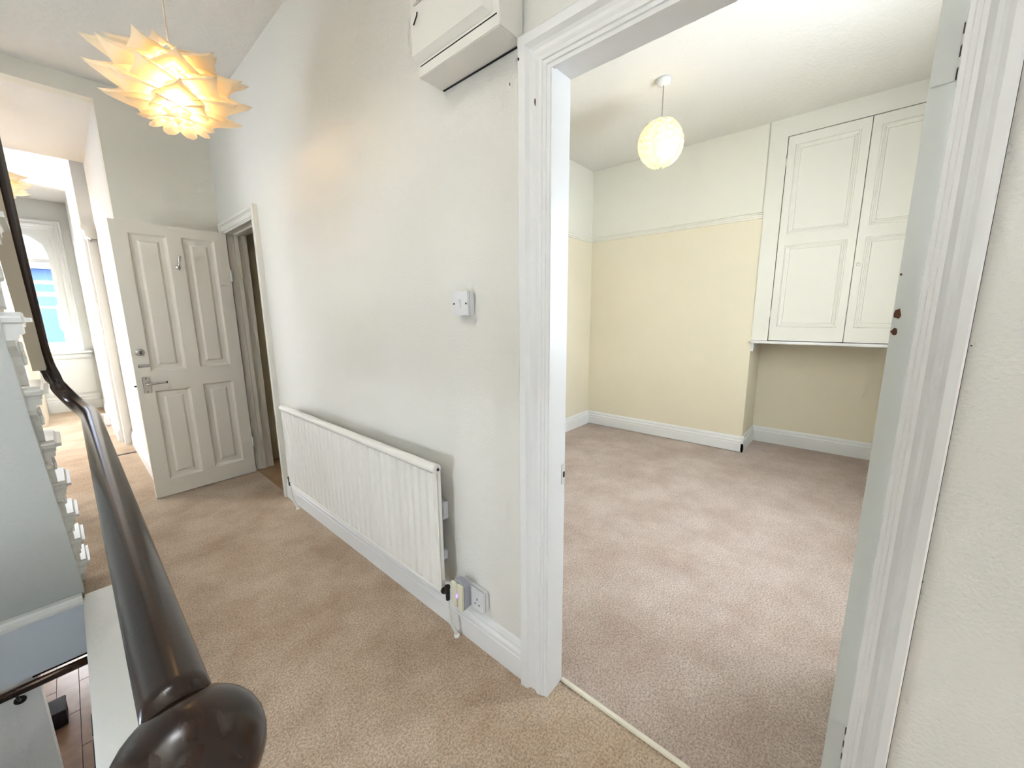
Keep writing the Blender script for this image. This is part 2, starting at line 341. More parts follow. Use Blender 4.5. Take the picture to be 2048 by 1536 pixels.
chip(WR, 0.0, 0.853, 2.045, 0.0015, 0.005); chip(WR, 0.0, -0.151, 1.305, 0.0012, 0.0012); chip(WR, 0.0, -0.148, 0.87, 0.0012, 0.0012)
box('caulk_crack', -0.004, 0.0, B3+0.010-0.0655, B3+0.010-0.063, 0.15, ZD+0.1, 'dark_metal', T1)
# strike plate on the left lining
sp = empty('strike_plate', (0.068, A3-0.001, 0.83)); tag(sp, 'worn metal strike plate on the left door lining', 'strike plate')
box('plate', -0.008, 0.010, -0.0015, 0.001, -0.035, 0.035, 'lead', sp); box('latch_hole', -0.002, 0.008, -0.0025, 0.0, -0.012, 0.008, 'black', sp)
architrave('trim_3', D2, D1, ZD2-0.004, 0.10, 0.085, 0.085, 'white moulded architrave around the far doorway', m='satin')
bm = bmesh.new()
bx(bm, -0.01, 0.14, D2, D2+0.03, 0, ZD2+0.03); bx(bm, -0.01, 0.14, D1-0.03, D2+0.03, ZD2, ZD2+0.03); bx(bm, -0.01, 0.14, D1-0.03, D1, 0, ZD2+0.03)
bx(bm, 0.045, 0.075, D2-0.014, D2, 0, ZD2); bx(bm, 0.045, 0.075, D1, D2, ZD2-0.014, ZD2)
struct(obj('trim_4', bm, 'door'), 'cream door lining of the far doorway')
# threshold strips
bm = bmesh.new(); bx(bm, 0.071, 0.089, B3, A3, 0.0, 0.010)
struct(obj('trim_5', bm, 'threshold', None, False, 0.003), 'pale threshold strip between the two carpets')
box_t = box('trim_6', -0.80, -0.655, 5.47, 5.50, 0.0, 0.006, 'dark_metal'); struct(box_t, 'thin dark carpet joint at the far room')
# picture rail
PR = [(0.0, 0.0), (0.012, 0.003), (0.014, 0.014), (0.022, 0.018), (0.024, 0.030), (0.016, 0.036), (0.020, 0.044), (0.012, 0.052), (0.0, 0.055)]
bm = bmesh.new()
strip(bm, PR, [lambda a, b: (XR-a, YB+0.004, ZR-0.02+b), lambda a, b: (XR-a, YL-a, ZR-0.02+b), lambda a, b: (XT, YL-a, ZR-0.02+b)], closed=True)
struct(obj('trim_7', bm, 'cream'), 'cream moulded picture rail in the room')
# far-room casing with a moulded cap
bm = bmesh.new(); bx(bm, -0.70, -0.60, 5.88, 6.05, 0, 2.16)
strip(bm, [(0, 0), (0.0, 0.02), (0.035, 0.05), (0.035, 0.09), (0.055, 0.11), (0.06, 0.15), (0.0, 0.15)],
      [lambda a, b: (-0.68-a, 5.80, 2.13+b), lambda a, b: (-0.68-a, 6.08, 2.13+b)], closed=True)
bx(bm, -0.69, -0.60, 5.81, 6.07, 2.161, 2.279)
struct(obj('trim_8', bm, 'satin'), 'white door casing with a moulded cap in the far room')
# ------------------------------------------------------------------ panelled doors
def ring(bm, x0, x1, z0, z1, prof, ysign, y0):
    """moulding running inside a rectangle; prof = (inset, depth)"""
    secs = []
    for a, d in prof:
        secs.append([bm.verts.new((x, y0+ysign*d, z)) for x, z in ((x0+a, z0+a), (x1-a, z0+a), (x1-a, z1-a), (x0+a, z1-a))])
    for s, t in zip(secs, secs[1:]):
        for i in range(4): bm.faces.new((s[i], s[(i+1) % 4], t[(i+1) % 4], t[i]))
    return secs[-1]
def panel_door(name, w, h, th, rects, m, parent, raised=True, field_in=0.045, prof=None):
    """door body as a mesh with see-through recesses filled by panel children; local x 0..w, y 0..th, z 0..h"""
    xs = sorted({0, w} | {r[0] for r in rects} | {r[1] for r in rects}); zs = sorted({0, h} | {r[2] for r in rects} | {r[3] for r in rects})
    bm = bmesh.new()
    for i in range(len(xs)-1):
        for j in range(len(zs)-1):
            cx, cz = (xs[i]+xs[i+1])/2, (zs[j]+zs[j+1])/2
            if any(r[0] < cx < r[1] and r[2] < cz < r[3] for r in rects): continue
            bx(bm, xs[i], xs[i+1], 0, th, zs[j], zs[j+1])
    bmesh.ops.remove_doubles(bm, verts=bm.verts, dist=1e-5)
    seen = {}
    for fc in list(bm.faces):
        k = tuple(round(c, 4) for c in fc.calc_center_median())
        seen.setdefault(k, []).append(fc)
    bmesh.ops.delete(bm, geom=[x for v in seen.values() if len(v) > 1 for x in v], context='FACES')
    body = obj(name, bm, m, parent)
    prof = prof or [(0, 0.0), (0.004, 0.002), (0.010, 0.010), (0.020, 0.013)]
    for r in rects:
        for ys, y0, nm in ((1, 0.0, 'panel'), (-1, th, 'panel')):
            bm = bmesh.new()
            last = ring(bm, r[0], r[1], r[2], r[3], prof + ([(field_in, 0.013), (field_in+0.014, 0.006)] if raised else []), ys, y0)
            bm.faces.new(last)
            obj(nm, bm, m, body)
    return body
# hall door (door_1), hinged at the far lining, standing open across the end of the hall
DW = 0.672; DH = 2.03
d1 = empty('door_1', (-0.016, D2-0.004, 0.006), math.pi + math.atan2(0.030, 0.664)); struct(d1, 'open cream four-panel door with chrome lever at the end of the hall')
# local x from hinge to free edge; local +y faces the camera side after the half turn
prs = [(0.085, 0.290, 0.975, 1.960), (0.375, 0.585, 0.970, 1.955), (0.083, 0.290, 0.135, 0.840), (0.370, 0.580, 0.125, 0.825)]
panel_door('door_leaf', DW, DH, 0.036, prs, 'door', d1)
# door furniture on the visible face (local y = th)
TH = 0.036
bm = bmesh.new(); lathe(bm, [(0.024, 0), (0.024, 0.004), (0.020, 0.007), (0.011, 0.008), (0.011, 0.024), (0.009, 0.026)], 20, 0.625, TH, 1.118, 'Y'); o = obj('thumb_turn', bm, 'steel', d1)
o['label'] = 'round steel thumb turn'
box('snib', 0.619, 0.631, TH+0.020, TH+0.034, 1.106, 1.130, 'dark_metal', o, 0.002)
bb = box('bolt_plate', 0.588, 0.648, TH, TH+0.004, 1.006, 1.030, 'chrome', d1, 0.002); bb['label'] = 'chrome slide bolt'
bm = bmesh.new(); lathe(bm, [(0.005, 0), (0.005, 0.06)], 12, 0.590, TH+0.008, 1.015, 'X'); obj('bolt', bm, 'chrome', bb)
hp = box('handle_plate', 0.598, 0.640, TH, TH+0.006, 0.815, 0.935, 'steel', d1, 0.003); hp['label'] = 'rectangular chrome handle plate'
bm = bmesh.new(); tube(bm, spline([(0.620, TH, 0.885), (0.620, TH+0.045, 0.885), (0.606, TH+0.052, 0.886), (0.560, TH+0.052, 0.888), (0.515, TH+0.050, 0.889)], 6), 0.0085, 10)
obj('lever', bm, 'chrome', hp, True)
bm = bmesh.new(); lathe(bm, [(0.0087, 0), (0.0087, 0.006)], 12, 0.509, TH+0.050, 0.889, 'X'); obj('lever_end', bm, 'black', hp)
for z in (0.825, 0.925):
    bm = bmesh.new(); lathe(bm, [(0.004, 0), (0.003, 0.002)], 8, 0.619, TH+0.006, z, 'Y'); obj('screw', bm, 'dark_metal', hp)
bm = bmesh.new(); lathe(bm, [(0.006, 0), (0.006, 0.012)], 8, DW, 0.018, 0.872, 'X'); obj('latch', bm, 'black', d1)
# coat hook
bm = bmesh.new(); lathe(bm, [(0.016, 0), (0.014, 0.004), (0.006, 0.006)], 14, 0.334, TH, 1.738, 'Y')
tube(bm, spline([(0.334, TH+0.004, 1.738), (0.334, TH+0.030, 1.745), (0.330, TH+0.036, 1.775), (0.326, TH+0.042, 1.808)], 6), [0.006]*19, 8)
tube(bm, spline([(0.334, TH+0.004, 1.735), (0.334, TH+0.024, 1.722), (0.332, TH+0.034, 1.735)], 6), 0.005, 8)
bmesh.ops.create_icosphere(bm, subdivisions=2, radius=0.0095, matrix=Matrix.Translation((0.326, TH+0.042, 1.812)))
o = obj('coat_hook', bm, 'chrome', d1, True); o['label'] = 'small chrome coat hook'
# hinges
for z in (1.70, 0.28):
    bm = bmesh.new(); lathe(bm, [(0.006, -0.045), (0.006, 0.045)], 10, -0.004, TH+0.002, z); bx(bm, -0.003, -0.0005, 0.004, TH, z-0.045, z+0.045)
    obj('hinge', bm, 'lead', d1)
# the room's own door (door_2), standing open past a right angle, seen on its hinge edge
d2 = empty('door_2', (0.078, B3, 0.006), -math.radians(7.0)); struct(d2, 'white room door open inwards, seen on its hinged edge at right')
body = panel_door('door_leaf', 0.74, 2.02, 0.036, [(0.1, 0.33, 0.95, 1.9), (0.42, 0.64, 0.95, 1.9), (0.1, 0.33, 0.2, 0.78), (0.42, 0.64, 0.2, 0.78)], 'grey_edge', d2)
for z in (1.785, 0.375):
    h = box('hinge', -0.0025, 0.0005, 0.004, 0.033, z-0.043, z+0.043, 'lead', d2, 0.0008); h['label'] = 'painted butt hinge on the door edge'
    for k in range(5):
        bm = bmesh.new(); lathe(bm, [(0.0055, -0.0078), (0.0055, 0.0078)], 10, -0.004, 0.0, z-0.034+k*0.017); obj('knuckle', bm, 'lead' if k % 2 else 'dark_metal', h)
for (z, s, y) in ((1.352, 0.010, 0.030), (1.318, 0.008, 0.030), (1.425, 0.003, 0.033)):
    bm = bmesh.new(); n = 9
    vs_ = [bm.verts.new((-0.0012, y+s*0.7*(0.6+0.5*random.random())*math.cos(2*math.pi*i/n), z+s*(0.6+0.6*random.random())*math.sin(2*math.pi*i/n))) for i in range(n)]
    bm.faces.new(vs_); r = bmesh.ops.extrude_face_region(bm, geom=bm.faces[:]); bmesh.ops.translate(bm, vec=(0.002, 0, 0), verts=[v for v in r['geom'] if isinstance(v, bmesh.types.BMVert)])
    obj('paint_chip', bm, 'rust', d2)
# ------------------------------------------------------------------ RADIATOR
RY0, RY1, RZ0, RZ1 = 1.185, 2.845, 0.215, 0.765
ra = empty('radiator', (0, RY0, 0)); tag(ra, 'long white fluted panel radiator on the hall wall', 'radiator')
bm = bmesh.new(); L = RY1-RY0; n = 32; pitch = L/n; pts = []
for i in range(n):
    y = i*pitch
    pts += [(y, 0), (y+pitch*0.16, 0), (y+pitch*0.30, 0.009), (y+pitch*0.86, 0.009), (y+pitch*1.0, 0)]
prof = [(y, -0.084-d) for y, d in pts]
zl = [(RZ0, -0.012), (RZ0+0.010, -0.010), (RZ0+0.024, 0), (RZ1-0.05, 0), (RZ1-0.02, 0.0)]
rows = []
for z, dx in zl:
    rows.append([bm.verts.new((-0.084 + (x+0.084)*(1 if dx == 0 else 0.0), y, z)) for y, x in prof])
for a, b in zip(rows, rows[1:]):
    for i in range(len(a)-1): bm.faces.new((a[i], a[i+1], b[i+1], b[i]))
obj('fluted_panel', bm, 'rad', ra)
box('back_panel', -0.082, -0.062, 0.0, L, RZ0, RZ1-0.01, 'rad', ra, 0.003)
bm = bmesh.new(); lathe(bm, [(0.004, 0), (0.019, 0.001), (0.020, 0.004), (0.020, L+0.006), (0.019, L+0.009), (0.004, L+0.010)], 20, -0.084, -0.005, RZ1, 'Y'); tr = obj('top_rail', bm, 'rad', ra, False)
bm = bmesh.new(); lathe(bm, [(0.012, -0.003), (0.012, 0.002)], 16, -0.084, -0.006, RZ1, 'Y'); o = obj('end_plug', bm, 'plastic', tr)
bm = bmesh.new(); lathe(bm, [(0.006, -0.005), (0.006, 0.0)], 6, -0.084, -0.008, RZ1, 'Y'); obj('bleed_nipple', bm, 'dark_metal', o)
bm = bmesh.new(); lathe(bm, [(0.010, 0), (0.010, L)], 14, -0.078, 0.0, RZ0+0.002, 'Y'); obj('bottom_rail', bm, 'rad', ra)
for y in (0.30, L-0.30): box('bracket', -0.062, 0.0, y, y+0.04, 0.32, 0.66, 'rad', ra)
for sgn, y in ((-1, 0.018), (1, L+0.002)):
    bm = bmesh.new(); lathe(bm, [(0.010, 0), (0.010, 0.014), (0.014, 0.015), (0.014, 0.026), (0.009, 0.027), (0.009, 0.045)] if sgn > 0 else [(0.009, -0.045), (0.009, -0.027), (0.014, -0.026), (0.014, -0.015), (0.010, -0.014), (0.010, 0)], 14, -0.074, y, RZ0+0.006, 'Y')
    lathe(bm, [(0.009, -0.03), (0.009, 0.018), (0.006, 0.022), (0.012, 0.023), (0.011, 0.033)], 12, -0.074, y+sgn*0.045, RZ0+0.006, 'Z'); v = obj('valve', bm, 'dark_metal', ra, False)
    bm = bmesh.new(); yy = y+sgn*0.045
    tube(bm, spline([(-0.074, yy, RZ0-0.02), (-0.072, yy, 0.14), (-0.062, yy-0.005, 0.07), (-0.045, yy-0.012, 0.015), (-0.044, yy-0.012, -0.004)], 6), 0.0075, 10); pp = obj('pipe', bm, 'rad', ra, True)
    bm = bmesh.new(); lathe(bm, [(0.013, 0.0), (0.013, 0.008), (0.009, 0.012)], 12, -0.044, yy-0.012, 0.0); obj('floor_collar', bm, 'rad', pp)
# ------------------------------------------------------------------ switch, sockets, small boxes
def screw_pair(parent, pos, xf, m='black', r=0.0035):
    for y, z in pos:
        bm = bmesh.new(); lathe(bm, [(r, 0), (r, 0.0015)], 10, xf-0.0012, y, z, 'X'); obj('screw', bm, m, parent)
sw = empty('light_switch', (0, 1.070, 1.405)); tag(sw, 'white surface-mounted light switch beside the near doorway', 'switch')
box('back_box', -0.026, 0.0, -0.041, 0.041, -0.041, 0.041, 'plastic', sw, 0.003); fp = box('face_plate', -0.034, -0.026, -0.042, 0.042, -0.042, 0.042, 'plastic', sw, 0.002)
bm = bmesh.new(); poly_extrude(bm, [(-0.034, -0.014), (-0.037, -0.014), (-0.041, 0.014), (-0.034, 0.014)], lambda p: (p[0], -0.006, p[1]), lambda p: (p[0], 0.008, p[1])); obj('rocker', bm, 'plastic', fp)
screw_pair(fp, [(-0.032, 0), (0.032, 0)], -0.034)
sk = empty('double_socket', (0, 1.061, 0.228)); tag(sk, 'white double wall socket above the skirting by the near doorway', 'socket')
box('back_box', -0.022, 0.0, -0.073, 0.073, -0.043, 0.043, 'plastic', sk, 0.003); fp = box('face_plate', -0.032, -0.022, -0.074, 0.074, -0.044, 0.044, 'plastic', sk, 0.003)
for y0 in (-0.036, 0.036):
    for dy, dz, a, b in ((0, 0.006, 0.002, 0.005), (-0.011, -0.016, 0.004, 0.002), (0.011, -0.016, 0.004, 0.002)):
        box('pin_hole', -0.0325, -0.030, y0+dy-a, y0+dy+a, dz-b, dz+b, 'black', fp)
for y in (-0.012, 0.012): box('switch_rocker', -0.035, -0.030, y-0.006, y+0.006, 0.014, 0.032, 'plastic', fp, 0.001)
ad = empty('plug_in_adapter', (-0.032, 1.096, 0.238)); tag(ad, 'cream and grey plug-in adapter with a violet light on the wall socket', 'adapter')
bm = bmesh.new()
pts = [(-0.038, -0.055), (0.038, -0.055), (0.042, -0.045), (0.042, 0.050), (0.030, 0.062), (0.0, 0.066), (-0.030, 0.062), (-0.042, 0.050), (-0.042, -0.045)]
poly_extrude(bm, pts, lambda p: (0.0, p[0]*0.78, p[1]*0.95), lambda p: (-0.036, p[0]*0.86, p[1])); obj('housing', bm, 'grey_plastic', ad, False, 0.002, 1)
for y0, y1 in ((-0.036, -0.0015), (0.0015, 0.036)): box('front_half', -0.045, -0.036, y0, y1, -0.057, 0.060, 'cream_plastic', ad, 0.004)
bm = bmesh.new(); lathe(bm, [(0.005, 0), (0.0045, -0.0015)], 14, -0.0452, 0.0, 0.002, 'X')
for v in bm.verts: v.co.z = 0.002 + (v.co.z-0.002)*1.7
o = obj('indicator_light', bm, 'led', ad); o['label'] = 'violet glowing indicator'
jb = empty('junction_box', (0, 1.265, 0.545)); tag(jb, 'white square junction box half hidden behind the radiator end', 'box')
box('body', -0.026, 0, -0.040, 0.030, -0.039, 0.039, 'plastic', jb, 0.002); box('lid', -0.030, -0.026, -0.041, 0.031, -0.040, 0.040, 'plastic', jb, 0.002)
jb = empty('cable_clip', (0, 1.255, 0.330)); tag(jb, 'tiny white box low behind the radiator end', 'box')
box('body', -0.022, 0, -0.016, 0.022, -0.021, 0.021, 'plastic', jb, 0.002)
bm = bmesh.new(); tube(bm, spline([(-0.012, 0.02, 0.02), (-0.014, 0.06, 0.045), (-0.012, 0.12, 0.05)], 5), 0.003, 6); obj('cable', bm, 'dark_metal', jb)
# boxed-in cover above the doorway corner
bc = empty('boxed_cover', (0, 0.80, 2.13)); tag(bc, 'white painted wooden meter cover high on the hall wall', 'cover')
bm = bmesh.new(); bx(bm, -0.100, -0.001, 0.0, 0.360, 0.0, 0.70); o = obj('box', bm, 'satin', bc, False, 0.002)
bm = bmesh.new()
pts = [(0.030, 0.040), (0.372, 0.040), (0.372, 0.69), (0.030, 0.69)]
a = [bm.verts.new((-0.101, y, z)) for y, z in pts]; ins = 0.018
b = [bm.verts.new((-0.118, y+(ins if y < 0.1 else -0.006), z+(ins if z < 0.1 else -ins))) for y, z in pts]
for i in range(4): bm.faces.new((a[i], a[(i+1) % 4], b[(i+1) % 4], b[i]))
bm.faces.new(b); bm.faces.new(a[::-1]); ld = obj('lid', bm, 'satin', bc)
box('lid_field', -0.124, -0.117, 0.075, 0.350, 0.19, 0.66, 'satin', ld, 0.003)
bm = bmesh.new(); tube(bm, [(-0.1245, 0.345, 0.135), (-0.128, 0.322, 0.150), (-0.128, 0.320, 0.158)], 0.0022, 6); obj('catch', bm, 'black', ld)
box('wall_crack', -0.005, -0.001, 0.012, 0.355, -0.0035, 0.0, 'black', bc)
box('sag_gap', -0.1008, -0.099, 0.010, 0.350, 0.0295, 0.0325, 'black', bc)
# ------------------------------------------------------------------ BUILT-IN CUPBOARD
cu = empty('built_in_cupboard', (XR, 0, 0)); tag(cu, 'white built-in two-door wall cupboard in the alcove', 'cupboard')
Y1c, Y0c = YB, YRW
bm = bmesh.new()
bx(bm, -0.008, 0.02, 0.583, Y1c, 1.115, ZC); bx(bm, -0.008, 0.02, Y0c, -0.488, 1.115, ZC); bx(bm, -0.008, 0.02, -0.488, 0.583, 2.842, ZC)
obj('face_frame', bm, 'satin', cu)
boxes('carcass', [(0.022, 0.52, Y0c, Y1c, 1.09, 1.105), (0.50, 0.52, Y0c, Y1c, 1.1, ZC-0.01)], 'satin', cu)
sb = box('sill_board', -0.035, 0.50, Y0c, Y1c+0.008, 1.088, 1.112, 'gloss', cu, 0.006)
bm = bmesh.new(); poly_extrude(bm, [(-0.005, 1.088), (0.16, 1.088), (0.13, 1.06), (0.06, 1.03), (0.0, 1.01), (-0.005, 1.01)], lambda p: (p[0], Y1c-0.022, p[1]), lambda p: (p[0], Y1c-0.001, p[1])); obj('corbel', bm, 'gloss', cu)
box('scribe_bead', -0.014, -0.004, Y1c-0.006, Y1c+0.006, ZR+0.02, ZC-0.005, 'satin', cu, 0.003)
CP = [(0, 0.0), (0.004, -0.006), (0.012, -0.007), (0.016, -0.001), (0.022, 0.001), (0.026, 0.006), (0.034, 0.008), (0.040, 0.016)]
def cup_door(y_hinge, sgn, zs, wd):
    d = empty('cupboard_door', (-0.006, y_hinge, 1.117), math.radians(-90) if sgn < 0 else math.radians(90), cu)
    return d
for which in (0, 1):
    # local: x runs toward -Y (door width 0.523), y points to +X (into the cupboard)
    d = empty('cupboard_door', (-0.006, 0.577 if which == 0 else 0.047, 1.118), -math.pi/2, cu)
    wd, hh = 0.526, 1.718
    rects = [(0.052, 0.474, 0.120, 0.832), (0.055, 0.470, 0.922, 1.645)]
    panel_door('leaf', wd, hh, 0.022, rects, 'satin', d, raised=False, prof=CP)
    for z in (0.24, 1.52):
        h = box('hinge', -0.005 if which == 0 else wd-0.004, 0.004 if which == 0 else wd+0.005, -0.004, 0.006, z-0.03, z+0.03, 'satin', d, 0.001)
    if which == 1:
        bm = bmesh.new(); lathe(bm, [(0.006, 0), (0.006, -0.010), (0.013, -0.014), (0.013, -0.022), (0.008, -0.026)], 16, 0.028, 0, 0.625, 'Y'); obj('knob', bm, 'satin', d, True)
# ------------------------------------------------------------------ PENDANT LAMPS
def petal_mesh(R0, R1, W0, lift, drop, nseg=9, tipround=False):
    bm = bmesh.new(); rows = []
    for i in range(nseg+1):
        u = i/nseg
        if tipround: w = W0*math.sqrt(max(0.0, 1-max(0, (u-0.30)/0.70)**2))
        else: w = W0*(1-u)**0.78*(0.82+0.62*math.sin(math.pi*min(1, u*1.15)))
        r = R0+(R1-R0)*u; row = []
        for j in range(7):
            v = (j-3)/3
            z = lift*u + 0.020*(1-u)**2 - drop*(abs(v)**1.15)*(1-u)**0.55 + 0.006*math.sin(u*math.pi)
            row.append(bm.verts.new((r - 0.020*abs(v)*(1-u), v*w, z)))
        rows.append(row)
    for a, b in zip(rows, rows[1:]):
        for j in range(6): bm.faces.new((a[j], a[j+1], b[j+1], b[j]))
    bmesh.ops.remove_doubles(bm, verts=bm.verts, dist=1e-5)
    me = bpy.data.meshes.new('petal'); bm.to_mesh(me); bm.free(); me.materials.append(M['paper'])
    for p in me.polygons: p.use_smooth = True
    return me
# z, inner radius, tip radius, half width, lift, edge drop, count
TIERS = [(0.122, 0.030, 0.200, 0.082, -0.022, 0.052, 6), (0.082, 0.060, 0.262, 0.092, -0.012, 0.058, 7), (0.038, 0.070, 0.270, 0.092, -0.004, 0.058, 7),
         (-0.010, 0.072, 0.266, 0.088, 0.000, 0.056, 7), (-0.056, 0.070, 0.240, 0.080, 0.000, 0.050, 7), (-0.096, 0.064, 0.168, 0.062, 0.000, 0.036, 7)]
PM = [petal_mesh(t[1], t[2], t[3], t[4], t[5]) for t in TIERS]
FLAP = petal_mesh(0.062, 0.108, 0.030, -0.016, 0.008, 6, True)
def petal_lamp(loc, zceil, label, group):
    root = empty('pendant_lamp', loc); tag(root, label, 'lamp', group)
    for ti, t in enumerate(TIERS):
        for k in range(t[6]):
            o = bpy.data.objects.new('petal', PM[ti]); C.objects.link(o); o.parent = root
            o.location = (0, 0, t[0]); o.rotation_euler = (0, 0, 2*math.pi*(k+0.5*(ti % 2)+0.12)/t[6])
    for k in range(8):
        o = bpy.data.objects.new('petal', FLAP); C.objects.link(o); o.parent = root; o.location = (0, 0, -0.136); o.rotation_euler = (0, 0, 2*math.pi*(k+0.3)/8)
    bm = bmesh.new(); tube(bm, [(0, 0, 0.12), (0, 0, zceil-loc[2]-0.02)], 0.0035, 8); obj('flex', bm, 'cord', root)
    bm = bmesh.new(); lathe(bm, [(0.045, 0.0), (0.045, -0.012), (0.030, -0.026), (0.010, -0.030)], 20, 0, 0, zceil-loc[2]); obj('ceiling_rose', bm, 'plastic', root, True)
    bm = bmesh.new(); lathe(bm, [(0.018, 0), (0.018, 0.08), (0.008, 0.09)], 14, 0, 0, 0.035); obj('lamp_holder', bm, 'plastic', root)
    bm = bmesh.new(); bmesh.ops.create_uvsphere(bm, u_segments=16, v_segments=10, radius=0.055); bmesh.ops.translate(bm, vec=(0, 0, -0.015), verts=bm.verts); obj('bulb', bm, 'bulb', root, True)
    return root
petal_lamp((-0.545, 2.20, 2.292), HC, 'large white leaf-petal pendant lamp hanging in the hall', 'petal pendant lamps')
petal_lamp((-1.245+0.0, 5.95, 2.585), 3.02, 'small distant petal pendant lamp in the bright far room', 'petal pendant lamps')
def wave_lamp(loc, zceil, label):
    root = empty('pendant_lamp', loc); tag(root, label, 'lamp')
    R, NB, n, A = 0.145, 7, 6, 0.040; seg = 140
    for k in range(NB):
        bm = bmesh.new(); rows = []
        zc = 0.132 - k*0.044
        for j in range(6):
            u = j/5; row = []
            for i in range(seg):
                ph = 2*math.pi*i/seg
                zz = zc + 0.030 - 0.062*u + A*math.sin(n*ph)*(1 if k < 99 else 0)
                zz = max(-0.158, min(0.160, zz)); rr = math.sqrt(max(0.0016, (R*1.12)**2 - zz*zz)) * 0.90 + (-0.007 + 0.016*u) + 0.004*math.sin(n*ph+1.2)
                row.append(bm.verts.new((rr*math.cos(ph), rr*math.sin(ph), zz)))
            rows.append(row)
        for a, b in zip(rows, rows[1:]):
            for i in range(seg): bm.faces.new((a[i], a[(i+1) % seg], b[(i+1) % seg], b[i]))
        obj('wavy_band', bm, 'paper2', root, True)
    bm = bmesh.new(); tube(bm, spline([(0, 0, 0.10), (0.004, 0.002, 0.22), (0, 0, zceil-loc[2]-0.02)], 5), 0.0035, 8); obj('flex', bm, 'steel', root)
    bm = bmesh.new(); lathe(bm, [(0.050, 0.0), (0.050, -0.020), (0.038, -0.036), (0.012, -0.042)], 20, 0, 0, zceil-loc[2]); obj('ceiling_rose', bm, 'plastic', root, True)
    bm = bmesh.new(); lathe(bm, [(0.018, 0), (0.018, 0.05), (0.008, 0.06)], 14, 0, 0, 0.055); obj('lamp_holder', bm, 'plastic', root)
    bm = bmesh.new(); bmesh.ops.create_uvsphere(bm, u_segments=16, v_segments=10, radius=0.033); obj('bulb', bm, 'bulb2', root, True)
wave_lamp((2.03, 1.186, 2.575), ZC, 'white globe pendant lamp of wavy bands in the right-hand room')
# ------------------------------------------------------------------ STAIRS going up toward the camera on the left
ST = empty('staircase', (-1.09, 2.745, 0), 0.016); tag(ST, 'white open-string staircase with carved brackets rising at left', 'staircase')
RI, GO, NS = 0.197, 0.215, 10
def yn(k): return 0.205 - GO*(k-1)
tread_bm = bmesh.new(); bx(tread_bm, -0.95, 0.042, -(GO+0.01), 0.0, -0.036, 0.0)
bmesh.ops.bevel(tread_bm, geom=[e for e in tread_bm.edges], offset=0.013, segments=3, affect='EDGES')
bmesh.ops.recalc_face_normals(tread_bm, faces=tread_bm.faces)
tread_me = bpy.data.meshes.new('tread'); tread_bm.to_mesh(tread_me); tread_bm.free(); tread_me.materials.append(M['stair_white'])
bm = bmesh.new(); bx(bm, -0.95, 0.0, -0.02, 0.0, -RI, -0.036); riser_me = bpy.data.meshes.new('riser'); bmesh.ops.recalc_face_normals(bm, faces=bm.faces); bm.to_mesh(riser_me); bm.free(); riser_me.materials.append(M['stair_white'])
bm = bmesh.new(); bx(bm, -0.0, 0.026, -(GO), -0.012, -0.052, -0.036); bx(bm, -0.0, 0.016, -(GO), -0.02, -0.064, -0.052)
scotia_me = bpy.data.meshes.new('scotia'); bmesh.ops.recalc_face_normals(bm, faces=bm.faces); bm.to_mesh(scotia_me); bm.free(); scotia_me.materials.append(M['stair_white'])
bm = bmesh.new()
br = [(-0.026, -0.064), (-0.026, -0.192), (-0.040, -0.186), (-0.050, -0.160), (-0.066, -0.142), (-0.082, -0.146), (-0.094, -0.130), (-0.104, -0.108), (-0.128, -0.100), (-0.150, -0.106), (-0.172, -0.090), (-0.205, -0.078), (-0.213, -0.064)]
poly_extrude(bm, br, lambda p: (0.0, p[0], p[1]), lambda p: (0.013, p[0], p[1]))
for (cy, cz, r) in ((-0.060, -0.118, 0.018), (-0.110, -0.086, 0.013)):
    ring_pts = [(0.015, cy+r*(1-t/22)*math.cos(t*0.6), cz+r*(1-t/22)*math.sin(t*0.6)) for t in range(20)]
    tube(bm, ring_pts, 0.005, 6)
bmesh.ops.recalc_face_normals(bm, faces=bm.faces); bracket_me = bpy.data.meshes.new('carved_bracket'); bm.to_mesh(bracket_me); bm.free(); bracket_me.materials.append(M['stair_white'])
# ornate cast-iron baluster: rods, scrolls and leaves
bm = bmesh.new(); HB = 0.77
for dy in (-0.045, 0.045): tube(bm, [(0, dy, 0), (0, dy, HB + (0.045 if dy < 0 else -0.035))], 0.006, 6)
tube(bm, [(0, 0, 0.0), (0, 0, HB)], 0.005, 6)
for i in range(9):
    z0 = 0.045 + i*0.082; s = 1 if i % 2 else -1
    pts = [(0.004*math.sin(t), s*(0.034-0.0016*t)*math.cos(t*0.42+0.4), z0+0.035+(0.036-0.0016*t)*math.sin(t*0.42+0.4)) for t in range(18)]
    tube(bm, pts, 0.0055, 5)
    for q in range(4):
        a = random.random()*6.28; m4 = Matrix.Translation((random.uniform(-0.012, 0.012), random.uniform(-0.035, 0.035), z0+random.uniform(0.0, 0.075))) @ Matrix.Rotation(a, 4, 'X') @ Matrix.Rotation(random.uniform(-0.7, 0.7), 4, 'Y') @ Matrix.Diagonal((0.55, 0.7, 1.7, 1))
        bmesh.ops.create_icosphere(bm, subdivisions=1, radius=0.011, matrix=m4)
bx(bm, -0.016, 0.016, -0.062, 0.062, 0.0, 0.014); bx(bm, -0.012, 0.012, -0.055, 0.055, 0.395, 0.410)
bmesh.ops.recalc_face_normals(bm, faces=bm.faces); bal_me = bpy.data.meshes.new('ornate_baluster'); bm.to_mesh(bal_me); bm.free(); bal_me.materials.append(M['iron_cream'])
def inst(name, me, parent, loc):
    o = bpy.data.objects.new(name, me); C.objects.link(o); o.parent = parent; o.location = loc; return o
